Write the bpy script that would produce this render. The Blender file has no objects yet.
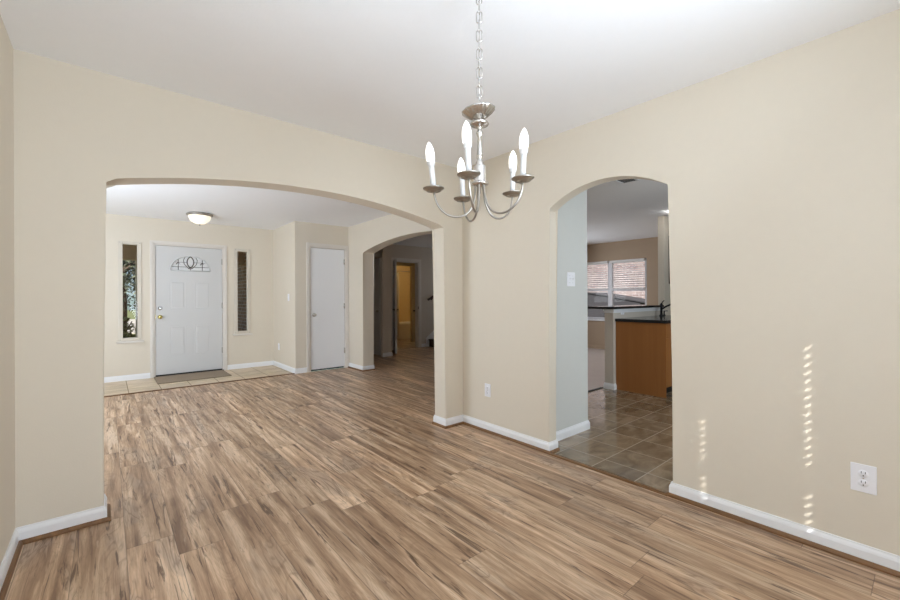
import bpy, bmesh, math, random
from math import sin, cos, pi, radians, sqrt, atan2
from mathutils import Vector, Matrix

random.seed(7)
S = bpy.context.scene
COL = S.collection

# ------------------------------------------------------------------ camera
CAM_H, CAM_F, CAM_YAW, CAM_CY, CAM_ROLL = 1.2063, 406.67, 0.7001, 297.5, -0.0045
cam = bpy.data.cameras.new('camera')
cam.sensor_width = 36.0
cam.lens = CAM_F / 900 * 36
cam.shift_y = (CAM_CY - 300) / 900
cam.clip_start = 0.02
cam_o = bpy.data.objects.new('camera', cam)
COL.objects.link(cam_o)
fw = Vector((sin(CAM_YAW), cos(CAM_YAW), 0)); rt = Vector((cos(CAM_YAW), -sin(CAM_YAW), 0)); up = Vector((0, 0, 1))
r2 = rt * cos(CAM_ROLL) + up * sin(CAM_ROLL); u2 = -rt * sin(CAM_ROLL) + up * cos(CAM_ROLL)
cam_o.matrix_world = Matrix(((r2.x, u2.x, -fw.x, 0), (r2.y, u2.y, -fw.y, 0), (r2.z, u2.z, -fw.z, CAM_H), (0, 0, 0, 1)))
S.camera = cam_o

# ------------------------------------------------------------------ world, sun, daylight at the windows, added fill lamps, exposure
S.view_settings.view_transform = 'Standard'
S.view_settings.look = 'None'
S.view_settings.gamma = 1
S.view_settings.use_curve_mapping = False
S.view_settings.exposure = 0.76
S.cycles.max_bounces = 10
S.cycles.diffuse_bounces = 6
S.cycles.sample_clamp_indirect = 6.0
S.cycles.use_adaptive_sampling = False
wd = bpy.data.worlds.new('sky'); S.world = wd; wd.use_nodes = True
wn = wd.node_tree.nodes; wl = wd.node_tree.links
wbg = wn['Background']
sky = wn.new('ShaderNodeTexSky'); sky.sky_type = 'HOSEK_WILKIE'; sky.turbidity = 3.0
sky.sun_direction = Vector((-1.1, -1.0, 1.015)).normalized()
wl.new(sky.outputs[0], wbg.inputs['Color']); wbg.inputs['Strength'].default_value = 2.0

SUN_DIR = Vector((1.1, 1.0, -1.015))
sun = bpy.data.lights.new('sun', 'SUN'); sun.energy = 5.2; sun.angle = radians(0.42); sun.color = (1, .96, .9)
sun_o = bpy.data.objects.new('sun', sun); COL.objects.link(sun_o)
sun_o.rotation_euler = SUN_DIR.to_track_quat('-Z', 'Y').to_euler(); sun_o.location = (-4, -4, 6)

def area(name, loc, aim, sx, sy, watts, color=(1, 1, 1)):
    l = bpy.data.lights.new(name, 'AREA'); l.shape = 'RECTANGLE'; l.size = sx; l.size_y = sy
    l.energy = watts; l.color = color
    o = bpy.data.objects.new(name, l); COL.objects.link(o); o.location = loc
    o.rotation_euler = Vector(aim).to_track_quat('-Z', 'Z').to_euler()
    return o
DAY = (.838, .96, 1.10)
area('daylight_dining_window', (1.05, -0.56, 1.36), (-.95, 1, .95), 1.35, 1.4, 42, DAY)
area('added_left_fill', (-0.30, 0.02, 1.40), (1, -.40, .35), 0.9, 1.3, 9.0, DAY)  # added fill lamp at a made-up window, brightens right wall and ceiling
area('daylight_foyer_window', (-1.80, 4.7, 1.35), (1, .42, .8), 2.0, 1.5, 81, DAY)
area('daylight_kitchen_window', (4.3, -0.56, 1.45), (0, 1, -.2), 1.0, 1.0, 21, (.86, .965, 1.05))
area('added_family_fill', (7.2, 5.50, 1.40), (0, -1, -.3), 1.6, 1.4, 16, (.9, .97, 1.06))  # added fill lamp before a windowless wall, out of view
area('added_hall_fill', (7.22, 6.9, 1.5), (-1, 0, .1), 1.2, 1.2, 2.2, (.95, .97, 1.0))  # added fill lamp, unseen, lifts the dim hall

# ------------------------------------------------------------------ node helpers and materials
def new_mat(name):
    m = bpy.data.materials.new(name); m.use_nodes = True
    return m, m.node_tree.nodes, m.node_tree.links, m.node_tree.nodes['Principled BSDF']

def srgb(r, g, b):
    f = lambda c: (c / 255) / 12.92 if c / 255 <= 0.04045 else ((c / 255 + 0.055) / 1.055) ** 2.4
    return (f(r), f(g), f(b), 1)

def simple(name, col, rough=.5, metal=0.0, bump=0.0, bscale=60, var=0.0, spec=.5):
    m, n, l, p = new_mat(name)
    p.inputs['Base Color'].default_value = col
    p.inputs['Roughness'].default_value = rough
    p.inputs['Metallic'].default_value = metal
    p.inputs['Specular IOR Level'].default_value = spec
    tc = n.new('ShaderNodeTexCoord')
    if var:
        nz = n.new('ShaderNodeTexNoise'); nz.inputs['Scale'].default_value = bscale * .15; nz.inputs['Detail'].default_value = 4
        l.new(tc.outputs['Object'], nz.inputs['Vector'])
        mx = n.new('ShaderNodeMix'); mx.data_type = 'RGBA'
        mx.inputs['A'].default_value = tuple(c * (1 - var) for c in col[:3]) + (1,)
        mx.inputs['B'].default_value = tuple(min(1, c * (1 + var)) for c in col[:3]) + (1,)
        l.new(nz.outputs['Fac'], mx.inputs['Factor']); l.new(mx.outputs['Result'], p.inputs['Base Color'])
    if bump:
        nb = n.new('ShaderNodeTexNoise'); nb.inputs['Scale'].default_value = bscale; nb.inputs['Detail'].default_value = 3
        l.new(tc.outputs['Object'], nb.inputs['Vector'])
        b = n.new('ShaderNodeBump'); b.inputs['Strength'].default_value = bump; b.inputs['Distance'].default_value = .004
        l.new(nb.outputs['Fac'], b.inputs['Height']); l.new(b.outputs['Normal'], p.inputs['Normal'])
    return m

def emit(name, col, strength, base=(.9, .9, .88, 1)):
    m, n, l, p = new_mat(name)
    p.inputs['Base Color'].default_value = base
    p.inputs['Emission Color'].default_value = col; p.inputs['Emission Strength'].default_value = strength
    p.inputs['Roughness'].default_value = .35
    return m

def glass_clear(name, tint=(1, 1, 1, 1), fac=.012):
    m, n, l, p = new_mat(name); n.remove(p)
    t = n.new('ShaderNodeBsdfTransparent'); t.inputs[0].default_value = tint
    g = n.new('ShaderNodeBsdfGlossy'); g.inputs['Roughness'].default_value = .02
    mx = n.new('ShaderNodeMixShader'); mx.inputs[0].default_value = fac
    l.new(t.outputs[0], mx.inputs[1]); l.new(g.outputs[0], mx.inputs[2]); l.new(mx.outputs[0], n['Material Output'].inputs[0])
    return m

class NB:
    """tiny node-maths helper"""
    def __init__(s, m): s.n = m.node_tree.nodes; s.l = m.node_tree.links
    def set(s, inp, v):
        if isinstance(v, (int, float)): inp.default_value = v
        else: s.l.new(v, inp)
    def math(s, op, a, b=None, c=None):
        k = s.n.new('ShaderNodeMath'); k.operation = op
        s.set(k.inputs[0], a)
        if b is not None: s.set(k.inputs[1], b)
        if c is not None: s.set(k.inputs[2], c)
        return k.outputs[0]
    def xyz(s, x, y, z=0):
        k = s.n.new('ShaderNodeCombineXYZ'); s.set(k.inputs[0], x); s.set(k.inputs[1], y); s.set(k.inputs[2], z); return k.outputs[0]
    def white(s, v):
        k = s.n.new('ShaderNodeTexWhiteNoise'); k.noise_dimensions = '3D'; s.l.new(v, k.inputs['Vector']); return k
    def noise(s, v, scale=1, detail=4, rough=.5, dist=0):
        k = s.n.new('ShaderNodeTexNoise'); s.l.new(v, k.inputs['Vector'])
        k.inputs['Scale'].default_value = scale; k.inputs['Detail'].default_value = detail
        k.inputs['Roughness'].default_value = rough; k.inputs['Distortion'].default_value = dist
        return k.outputs['Fac']
    def ramp(s, f, stops, interp='LINEAR'):
        k = s.n.new('ShaderNodeValToRGB'); e = k.color_ramp.elements; k.color_ramp.interpolation = interp
        while len(e) < len(stops): e.new(.5)
        for el, (pos, c) in zip(e, stops): el.position = pos; el.color = c
        s.l.new(f, k.inputs[0]); return k.outputs[0]
    def maprange(s, v, a, b, c=0, d=1):
        k = s.n.new('ShaderNodeMapRange'); s.set(k.inputs[0], v)
        for i, q in enumerate((a, b, c, d)): k.inputs[i + 1].default_value = q
        return k.outputs[0]
    def mix(s, f, a, b, mode='MIX'):
        k = s.n.new('ShaderNodeMix'); k.data_type = 'RGBA'; k.blend_type = mode
        s.set(k.inputs['Factor'], f)
        for nm, v in (('A', a), ('B', b)):
            if isinstance(v, tuple): k.inputs[nm].default_value = v
            else: s.l.new(v, k.inputs[nm])
        return k.outputs['Result']
    def pos(s):
        t = s.n.new('ShaderNodeTexCoord'); k = s.n.new('ShaderNodeSeparateXYZ'); s.l.new(t.outputs['Object'], k.inputs[0])
        return k.outputs[0], k.outputs[1], k.outputs[2], t.outputs['Object']

def plank_floor():
    m, n, l, p = new_mat('laminate_planks'); N = NB(m)
    x, y, z, v = N.pos()
    W, L = .19, 1.24
    xr = N.math('DIVIDE', N.math('SUBTRACT', x, .065), W)
    row = N.math('FLOOR', xr); fx = N.math('FRACT', xr)
    rr = N.white(N.xyz(row, 3.7, 1.1)).outputs['Value']
    yr = N.math('ADD', N.math('DIVIDE', y, L), N.math('MULTIPLY', rr, 7.31))
    end = N.math('FLOOR', yr); fy = N.math('FRACT', yr)
    pid = N.white(N.xyz(row, end, 5.5)); pv = pid.outputs['Value']
    sp = n.new('ShaderNodeSeparateColor'); l.new(pid.outputs['Color'], sp.inputs[0])
    ra, rb, rc = sp.outputs
    ox = N.math('MULTIPLY', ra, 37.0); oy = N.math('MULTIPLY', rb, 53.0)
    # contour-like figure (cathedrals and swirls), dark crack streaks, fine pores
    xo = N.math('ADD', x, ox); yo = N.math('ADD', y, oy)
    f1 = N.noise(N.xyz(N.math('MULTIPLY', xo, 7.5), N.math('MULTIPLY', yo, 1.5), N.math('MULTIPLY', pv, 9)), 1.0, 3, .5, .9)
    ring = N.math('FRACT', N.math('MULTIPLY', f1, 11.0))
    line = N.maprange(N.math('ABSOLUTE', N.math('SUBTRACT', ring, .5)), .30, .5, 0, 1)
    strip = N.noise(N.xyz(N.math('MULTIPLY', xo, 17.0), N.math('MULTIPLY', yo, .75), 3.0), 1.0, 3, .55, .45)
    g1 = N.noise(N.xyz(N.math('MULTIPLY', xo, 17.0), N.math('MULTIPLY', yo, 1.35), N.math('MULTIPLY', pv, 5)), 1.0, 6, .6, .9)
    g2 = N.noise(N.xyz(N.math('MULTIPLY', yo, 2.3), N.math('MULTIPLY', xo, 36.0), 2.0), 1.0, 5, .6, 1.1)
    g3 = N.noise(N.xyz(N.math('MULTIPLY', xo, 230.0), N.math('MULTIPLY', yo, 7.0), 7.0), 1.0, 4, .65, .2)
    g4 = N.noise(N.xyz(N.math('MULTIPLY', xo, 5.5), N.math('MULTIPLY', yo, 1.5), 4.0), 1.0, 3, .5, .8)
    mixf = N.math('ADD', N.math('MULTIPLY', strip, .55), N.math('MULTIPLY', g1, .45))
    base = N.ramp(mixf, [(.37, srgb(138, 109, 86)), (.45, srgb(176, 146, 119)), (.52, srgb(202, 173, 144)), (.60, srgb(232, 208, 182))])
    grey = N.maprange(g4, .56, .64, 0, .6)
    base = N.mix(grey, base, N.mix(line, srgb(176, 156, 138), srgb(120, 104, 92)))
    base = N.mix(N.math('MULTIPLY', line, N.maprange(g4, .40, .60, .08, .36)), base, srgb(130, 100, 76))
    dark = N.maprange(g2, .575, .65, 0, .85)
    base = N.mix(dark, base, srgb(92, 66, 48))
    light = N.maprange(g2, .40, .33, 0, .4)
    base = N.mix(light, base, srgb(236, 213, 186))
    base = N.mix(N.maprange(g3, .47, .68, 0, .36), base, srgb(128, 99, 76))
    # knots
    vo = n.new('ShaderNodeTexVoronoi'); vo.inputs['Scale'].default_value = 1.0
    l.new(N.xyz(N.math('ADD', N.math('MULTIPLY', x, 5.0), ox), N.math('ADD', N.math('MULTIPLY', y, 1.7), oy), 1.0), vo.inputs['Vector'])
    base = N.mix(N.maprange(vo.outputs['Distance'], .10, .02, 0, .55), base, srgb(92, 64, 48))
    tint = N.ramp(rc, [(0, (.80, .765, .725, 1)), (.5, (.93, .89, .845, 1)), (1, (1.10, 1.06, 1.01, 1))])
    base = N.mix(1.0, base, tint, 'MULTIPLY')
    ex = N.math('MULTIPLY', N.math('MINIMUM', fx, N.math('SUBTRACT', 1.0, fx)), W)
    ey = N.math('MULTIPLY', N.math('MINIMUM', fy, N.math('SUBTRACT', 1.0, fy)), L)
    seam = N.maprange(N.math('MINIMUM', ex, ey), .0006, .0020, 1, 0)
    base = N.mix(N.math('MULTIPLY', seam, .6), base, srgb(70, 48, 36))
    l.new(base, p.inputs['Base Color'])
    l.new(N.maprange(g3, .3, .7, .30, .42), p.inputs['Roughness'])
    p.inputs['Specular IOR Level'].default_value = .45
    b = n.new('ShaderNodeBump'); b.inputs['Strength'].default_value = .12; b.inputs['Distance'].default_value = .002
    l.new(N.math('SUBTRACT', g3, N.math('MULTIPLY', seam, 1.5)), b.inputs['Height']); l.new(b.outputs[0], p.inputs['Normal'])
    return m

def tile_floor(name, x0, y0, size, cols, grout, gw, rough, nscale):
    m, n, l, p = new_mat(name); N = NB(m)
    x, y, z, v = N.pos()
    xr = N.math('DIVIDE', N.math('SUBTRACT', x, x0 - 20 * size), size); yr = N.math('DIVIDE', N.math('SUBTRACT', y, y0 - 40 * size), size)
    fx, fy = N.math('FRACT', xr), N.math('FRACT', yr)
    pid = N.white(N.xyz(N.math('FLOOR', xr), N.math('FLOOR', yr), 1.5))
    off = N.math('MULTIPLY', pid.outputs['Value'], 31.0)
    g = N.noise(N.xyz(N.math('ADD', N.math('MULTIPLY', x, nscale), off), N.math('MULTIPLY', y, nscale * 1.7), off), 1.0, 6, .6, .8)
    base = N.ramp(g, [(.32, cols[0]), (.5, cols[1]), (.68, cols[2])])
    t = N.ramp(pid.outputs['Value'], [(0, (.86, .86, .86, 1)), (1, (1.1, 1.08, 1.06, 1))])
    base = N.mix(1.0, base, t, 'MULTIPLY')
    e = N.math('MULTIPLY', N.math('MINIMUM', N.math('MINIMUM', fx, N.math('SUBTRACT', 1.0, fx)), N.math('MINIMUM', fy, N.math('SUBTRACT', 1.0, fy))), size)
    gr = N.maprange(e, gw * .5, gw, 1, 0)
    base = N.mix(gr, base, grout)
    l.new(base, p.inputs['Base Color']); p.inputs['Specular IOR Level'].default_value = .8 if rough < .2 else .5
    l.new(N.math('ADD', N.math('MULTIPLY', gr, .4), rough), p.inputs['Roughness'])
    b = n.new('ShaderNodeBump'); b.inputs['Strength'].default_value = .10; b.inputs['Distance'].default_value = .002
    l.new(N.math('SUBTRACT', N.math('MULTIPLY', g, .25), gr), b.inputs['Height']); l.new(b.outputs[0], p.inputs['Normal'])
    return m

def brick_mat(name, c1, c2, mortar):
    m, n, l, p = new_mat(name); N = NB(m)
    x, y, z, v = N.pos()
    bt = n.new('ShaderNodeTexBrick'); bt.inputs['Scale'].default_value = 1.0
    bt.inputs['Brick Width'].default_value = .21; bt.inputs['Row Height'].default_value = .072; bt.inputs['Mortar Size'].default_value = .008
    bt.inputs['Color1'].default_value = c1; bt.inputs['Color2'].default_value = c2; bt.inputs['Mortar'].default_value = mortar
    l.new(N.xyz(N.math('ADD', x, y), z, 0), bt.inputs['Vector'])
    nz = N.noise(v, 9, 4)
    l.new(N.mix(.5, bt.outputs['Color'], N.ramp(nz, [(.3, (.5, .5, .5, 1)), (.7, (1.3, 1.3, 1.3, 1))]), 'MULTIPLY'), p.inputs['Base Color'])
    p.inputs['Roughness'].default_value = .9
    return m

def wood_mat(name, c1, c2, rough, axis='z', scale=1.0):
    m, n, l, p = new_mat(name); N = NB(m)
    x, y, z, v = N.pos()
    s = {'x': (2, 40, 40), 'y': (40, 2, 40), 'z': (40, 40, 2)}[axis]
    g = N.noise(N.xyz(N.math('MULTIPLY', x, s[0] * scale), N.math('MULTIPLY', y, s[1] * scale), N.math('MULTIPLY', z, s[2] * scale)), 1, 4, .55, .5)
    l.new(N.ramp(g, [(.3, c1), (.7, c2)]), p.inputs['Base Color']); p.inputs['Roughness'].default_value = rough
    return m

def granite(name):
    m, n, l, p = new_mat(name); N = NB(m)
    x, y, z, v = N.pos()
    g = N.noise(v, 160, 3, .7)
    l.new(N.ramp(g, [(.42, srgb(20, 22, 24)), (.6, srgb(42, 46, 50)), (.72, srgb(95, 100, 104))]), p.inputs['Base Color'])
    p.inputs['Roughness'].default_value = .12
    return m

def brushed(name, col, rough=.28):
    m = simple(name, col, rough, 1.0, .03, 300)
    return m

def foliage_mat(name, c1, c2):
    m, n, l, p = new_mat(name); N = NB(m)
    x, y, z, v = N.pos()
    l.new(N.ramp(N.noise(v, 14, 3), [(.35, c1), (.65, c2)]), p.inputs['Base Color']); p.inputs['Roughness'].default_value = .6
    return m

M = {}
M['wall'] = simple('beige_wall_paint', srgb(222, 213, 197), .75, 0, .10, 140, .015)
M['wall_grey'] = simple('pale_green_grey_wall_paint', srgb(208, 209, 205), .75, 0, .10, 140, .015)
M['wall_tan'] = simple('tan_wall_paint', srgb(184, 163, 140), .8, 0, .08, 140, .015)
M['wall_hall'] = simple('taupe_wall_paint', srgb(205, 196, 184), .8, 0, .08, 140, .015)
M['ceiling'] = simple('white_ceiling_paint', srgb(246, 247, 249), .85, 0, .22, 90, .01)
M['trim'] = simple('white_trim_paint', srgb(238, 239, 241), .4, 0, .02, 40)
M['casing'] = simple('offwhite_casing_paint', srgb(225, 219, 211), .45, 0, .02, 40)
M['door'] = simple('white_door_paint', srgb(212, 212, 211), .45, 0, .03, 60)
M['plate'] = simple('white_switch_plastic', srgb(240, 240, 244), .35, 0, .01, 60)
M['dark'] = simple('black_slot', srgb(25, 24, 24), .6, 0, .01, 60)
M['shoe'] = wood_mat('brown_shoe_wood', srgb(98, 66, 36), srgb(138, 98, 58), .45, 'y')
M['oak'] = wood_mat('honey_maple_cabinet', srgb(154, 100, 52), srgb(162, 107, 58), .4, 'z', .6)
M['darkwood'] = wood_mat('dark_stained_wood', srgb(44, 26, 18), srgb(70, 44, 30), .35, 'x')
M['floor'] = plank_floor()
M['tile_k'] = tile_floor('brown_slate_tile', 2.81, 1.256, .308, (srgb(112, 95, 74), srgb(138, 119, 96), srgb(162, 144, 122)), srgb(160, 146, 124), .0045, .10, 5)
M['tile_e'] = tile_floor('beige_entry_tile', .205, 6.58, .342, (srgb(190, 168, 138), srgb(208, 188, 158), srgb(222, 204, 176)), srgb(158, 138, 112), .006, .3, 4)
M['carpet'] = simple('pale_vinyl_floor', srgb(206, 194, 188), .24, 0, .02, 30, .05, .6)
M['granite'] = granite('black_granite')
M['nickel'] = brushed('brushed_nickel', srgb(206, 203, 199), .22)
M['arm'] = brushed('satin_nickel_arm', srgb(168, 163, 155), .36)
M['nickel_dark'] = brushed('darker_nickel_rim', srgb(176, 171, 163), .3)
M['brass'] = brushed('polished_brass', srgb(214, 200, 130), .2)
M['chrome'] = brushed('chrome', srgb(214, 214, 216), .12)
M['bronze'] = simple('black_bronze_faucet', srgb(28, 28, 34), .25, .6, .01, 60)
M['bulb'] = emit('glowing_frosted_bulb', (1, .98, .95, 1), 1.1)
M['candle'] = simple('white_candle_sleeve', srgb(208, 207, 206), .4, 0, .01, 60)
M['dome'] = emit('lit_alabaster_glass', (1, .92, .76, 1), .42, srgb(246, 238, 220))
M['klamp'] = emit('lit_kitchen_glass', (1, .98, .95, 1), 4.0)
M['pane'] = glass_clear('clear_window_glass')
M['winframe'] = simple('white_vinyl_window_frame', srgb(222, 222, 226), .4, 0, .01, 60)
M['sideframe'] = simple('cream_sidelight_frame', srgb(214, 206, 192), .45, 0, .01, 60)
M['blind'] = simple('white_blind_slat', srgb(238, 236, 234), .5, 0, .01, 60)
M['came'] = simple('dark_lead_came', srgb(92, 84, 78), .4, .7, .01, 60)
M['mat'] = simple('grey_brown_woven_mat', srgb(150, 134, 116), .95, 0, .6, 300, .12)
M['thresh'] = simple('dark_bronze_threshold', srgb(36, 33, 32), .5, .3, .01, 60)
M['brick'] = brick_mat('pink_brick', srgb(166, 148, 145), srgb(138, 120, 119), srgb(190, 184, 182))
M['brick_dark'] = brick_mat('brown_porch_brick', srgb(176, 140, 116), srgb(140, 110, 94), srgb(190, 176, 162))
M['porch'] = simple('brown_porch_paint', srgb(205, 184, 162), .7, 0, .05, 60, .05)
M['concrete'] = simple('pale_concrete', srgb(196, 188, 176), .9, 0, .3, 120, .08)
M['lawn'] = simple('dry_lawn', srgb(122, 128, 78), .95, 0, .8, 200, .25)
M['shingle'] = simple('grey_shingle', srgb(66, 65, 69), .9, 0, .5, 70, .12)
M['ventgrey'] = simple('grey_duct', srgb(96, 94, 92), .7, .2, .01, 60)
M['bark'] = simple('grey_brown_bark', srgb(86, 72, 60), .9, 0, .9, 40, .25)
M['leaf'] = foliage_mat('dark_green_leaves', srgb(48, 54, 40), srgb(98, 104, 80))
M['leaf2'] = foliage_mat('olive_leaves', srgb(92, 98, 52), srgb(150, 150, 100))
M['tub'] = simple('white_tub_enamel', srgb(236, 230, 214), .25, 0, .01, 60)
M['frost'] = None
m, n, l, p = new_mat('obscure_door_glass'); N = NB(m); M['frost'] = m
p.inputs['Base Color'].default_value = (.95, .95, .95, 1); p.inputs['Roughness'].default_value = .45
p.inputs['Transmission Weight'].default_value = .25; p.inputs['IOR'].default_value = 1.2

# ------------------------------------------------------------------ geometry helpers
class MB:
    def __init__(s): s.b = bmesh.new(); s.sm = False
    def hexa(s, pts):
        v = [s.b.verts.new(p) for p in pts]
        for f in ((0, 3, 2, 1), (4, 5, 6, 7), (0, 1, 5, 4), (1, 2, 6, 5), (2, 3, 7, 6), (3, 0, 4, 7)):
            s.b.faces.new([v[i] for i in f])
        return v
    def box(s, x0, x1, y0, y1, z0, z1, bev=0, seg=2):
        v = s.hexa([(x0, y0, z0), (x1, y0, z0), (x1, y1, z0), (x0, y1, z0), (x0, y0, z1), (x1, y0, z1), (x1, y1, z1), (x0, y1, z1)])
        if bev:
            e = list({e for q in v for e in q.link_edges})
            bmesh.ops.bevel(s.b, geom=e, offset=bev, segments=seg, affect='EDGES', profile=.5)
        return s
    def tube(s, pts, r, seg=10, cap=True, closed=False):
        """round bar along points; r is one radius or one per point"""
        pts = [Vector(p) for p in pts]; k = len(pts); rings = []
        rs = r if isinstance(r, (list, tuple)) else [r] * k
        ref = None
        for i, q in enumerate(pts):
            if closed: t = pts[(i + 1) % k] - pts[i - 1]
            else: t = pts[min(i + 1, k - 1)] - pts[max(i - 1, 0)]
            t.normalize()
            if ref is None: ref = Vector((0, 0, 1)) if abs(t.z) < .9 else Vector((1, 0, 0))
            a = ref - t * ref.dot(t); a.normalize(); c = t.cross(a); ref = a
            rings.append([s.b.verts.new(q + (a * cos(2 * pi * j / seg) + c * sin(2 * pi * j / seg)) * rs[i]) for j in range(seg)])
        for i in range(k if closed else k - 1):
            A, B = rings[i], rings[(i + 1) % k]
            for j in range(seg): f = s.b.faces.new((A[j], A[(j + 1) % seg], B[(j + 1) % seg], B[j])); f.smooth = True
        if cap and not closed:
            s.b.faces.new(rings[0][::-1]); s.b.faces.new(rings[-1])
        return s
    def lathe(s, c, prof, seg=28, axis=(0, 0, 1), flute=0, nfl=0):
        """profile [(r, h)] turned about axis through c"""
        ax = Vector(axis).normalized(); a = Vector((1, 0, 0)) if abs(ax.x) < .9 else Vector((0, 1, 0))
        a = (a - ax * a.dot(ax)).normalized(); bb = ax.cross(a); c = Vector(c); rings = []
        for r, h in prof:
            if r < 1e-6: rings.append([s.b.verts.new(c + ax * h)])
            else:
                ring = []
                for j in range(seg):
                    t = 2 * pi * j / seg; rr = r * (1 + flute * cos(nfl * t)) if nfl else r
                    ring.append(s.b.verts.new(c + ax * h + (a * cos(t) + bb * sin(t)) * rr))
                rings.append(ring)
        for A, B in zip(rings, rings[1:]):
            if len(A) == 1 and len(B) == 1: continue
            for j in range(seg):
                if len(A) == 1: f = s.b.faces.new((A[0], B[(j + 1) % seg], B[j]))
                elif len(B) == 1: f = s.b.faces.new((A[j], A[(j + 1) % seg], B[0]))
                else: f = s.b.faces.new((A[j], A[(j + 1) % seg], B[(j + 1) % seg], B[j]))
                f.smooth = True
        return s
    def sweep(s, path, prof, cap=True):
        """profile [(offset to the right of the path, z)] along a plan path with mitred corners"""
        P = [Vector((p[0], p[1])) for p in path]; k = len(P); rings = []
        for i in range(k):
            d0 = (P[i] - P[i - 1]).normalized() if i else None
            d1 = (P[i + 1] - P[i]).normalized() if i < k - 1 else None
            if d0 is None: d0 = d1
            if d1 is None: d1 = d0
            n0 = Vector((d0.y, -d0.x)); n1 = Vector((d1.y, -d1.x))
            b = (n0 + n1).normalized(); b = b / max(.2, b.dot(n0))
            rings.append([s.b.verts.new((P[i].x + b.x * o, P[i].y + b.y * o, z)) for o, z in prof])
        q = len(prof)
        for A, B in zip(rings, rings[1:]):
            for j in range(q): s.b.faces.new((A[j], A[(j + 1) % q], B[(j + 1) % q], B[j]))
        if cap: s.b.faces.new(rings[0][::-1]); s.b.faces.new(rings[-1])
        return s
    def poly(s, pts2, d0, d1, plane='xz', bevel_when=None, off=.016, seg=3):
        """outline (u, z) extruded from d0 to d1; plane 'xz' or 'yz'; optional rounded edges where bevel_when(u, z)"""
        f3 = (lambda u, z, d: (u, d, z)) if plane == 'xz' else (lambda u, z, d: (d, u, z))
        A = [s.b.verts.new(f3(u, z, d0)) for u, z in pts2]; B = [s.b.verts.new(f3(u, z, d1)) for u, z in pts2]
        k = len(A)
        s.b.faces.new(A); s.b.faces.new(B[::-1])
        for i in range(k): s.b.faces.new((A[i], B[i], B[(i + 1) % k], A[(i + 1) % k]))
        if bevel_when:
            ed = []
            for L in (A, B):
                for i in range(k):
                    p, q = pts2[i], pts2[(i + 1) % k]
                    if bevel_when(p) and bevel_when(q):
                        e = s.b.edges.get((L[i], L[(i + 1) % k]))
                        if e: ed.append(e)
            bmesh.ops.bevel(s.b, geom=ed, offset=off, segments=seg, affect='EDGES', profile=.5)
        return s
    def panel(s, us, zs, holes, d0, d1, plane='xz'):
        """slab with rectangular holes (u0, u1, z0, z1) on a cell grid"""
        us = sorted(set(us + [h[0] for h in holes] + [h[1] for h in holes])); zs = sorted(set(zs + [h[2] for h in holes] + [h[3] for h in holes]))
        f3 = (lambda u, z, d: (u, d, z)) if plane == 'xz' else (lambda u, z, d: (d, u, z))
        solid = lambda i, j: 0 <= i < len(us) - 1 and 0 <= j < len(zs) - 1 and not any(h[0] <= us[i] < h[1] and h[2] <= zs[j] < h[3] for h in holes)
        vs = {}
        def V(i, j, k):
            if (i, j, k) not in vs: vs[i, j, k] = s.b.verts.new(f3(us[i], zs[j], (d0, d1)[k]))
            return vs[i, j, k]
        for i in range(len(us) - 1):
            for j in range(len(zs) - 1):
                if not solid(i, j): continue
                s.b.faces.new((V(i, j, 0), V(i + 1, j, 0), V(i + 1, j + 1, 0), V(i, j + 1, 0)))
                s.b.faces.new((V(i, j, 1), V(i, j + 1, 1), V(i + 1, j + 1, 1), V(i + 1, j, 1)))
                for (di, dj, a, b) in ((-1, 0, (i, j), (i, j + 1)), (1, 0, (i + 1, j), (i + 1, j + 1)), (0, -1, (i, j), (i + 1, j)), (0, 1, (i, j + 1), (i + 1, j + 1))):
                    if not solid(i + di, j + dj):
                        s.b.faces.new((V(*a, 0), V(*a, 1), V(*b, 1), V(*b, 0)))
        return s
    def build(s, name, mat, parent=None, origin=None):
        bmesh.ops.recalc_face_normals(s.b, faces=s.b.faces)
        o0 = Vector(origin) if origin is not None else (world_loc(parent) if parent is not None else Vector())
        if o0.length: bmesh.ops.translate(s.b, verts=s.b.verts, vec=-o0)
        me = bpy.data.meshes.new(name); s.b.to_mesh(me); s.b.free()
        me.materials.append(mat)
        o = bpy.data.objects.new(name, me); COL.objects.link(o)
        if parent is not None: o.parent = parent
        elif origin is not None: o.location = origin
        return o

LOC = {}
def world_loc(o):
    v = Vector()
    while o is not None: v += o.location; o = o.parent
    return v

def tag(o, label, cat, group=None, kind=None):
    o['label'] = label; o['category'] = cat
    if group: o['group'] = group
    if kind: o['kind'] = kind
    return o

def thing(name, loc, label, cat, group=None):
    o = bpy.data.objects.new(name, None); COL.objects.link(o); o.location = loc; o.empty_display_size = .1
    return tag(o, label, cat, group)

def struct_root(name, loc, label=None, cat=None):
    o = bpy.data.objects.new(name, None); COL.objects.link(o); o.location = loc; o['kind'] = 'structure'
    if label: o['label'] = label
    if cat: o['category'] = cat
    return o

def struct(o, label, cat):
    o['kind'] = 'structure'; o['label'] = label; o['category'] = cat
    return o

def copy_tree(o, loc=None, rotz=None):
    c = o.copy(); COL.objects.link(c)
    for ch in o.children:
        d = ch.copy(); COL.objects.link(d); d.parent = c
        for g in ch.children:
            e = g.copy(); COL.objects.link(e); e.parent = d
    if loc is not None: c.location = loc
    if rotz is not None: c.rotation_euler = (0, 0, rotz)
    return c

# ------------------------------------------------------------------ dimensions of the place
H = 2.44
XL, XB, YA, YR = -0.350, 2.612, 2.912, -0.64      # dining: left wall, right wall, wall with wide arch, rear wall
YA2, XB2 = 3.085, 2.715                            # far faces of those two walls
XJ0, XJ1 = -0.018, 2.395                           # wide arch jambs
DW, CW, SX, HX, HX2 = 7.68, 6.56, 2.295, 3.215, 3.42
HY = 8.03                                          # hall end wall
KY, KX = 2.03, 3.35                                # kitchen side wall and its end
WX = 8.70                                          # family room window wall

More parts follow.
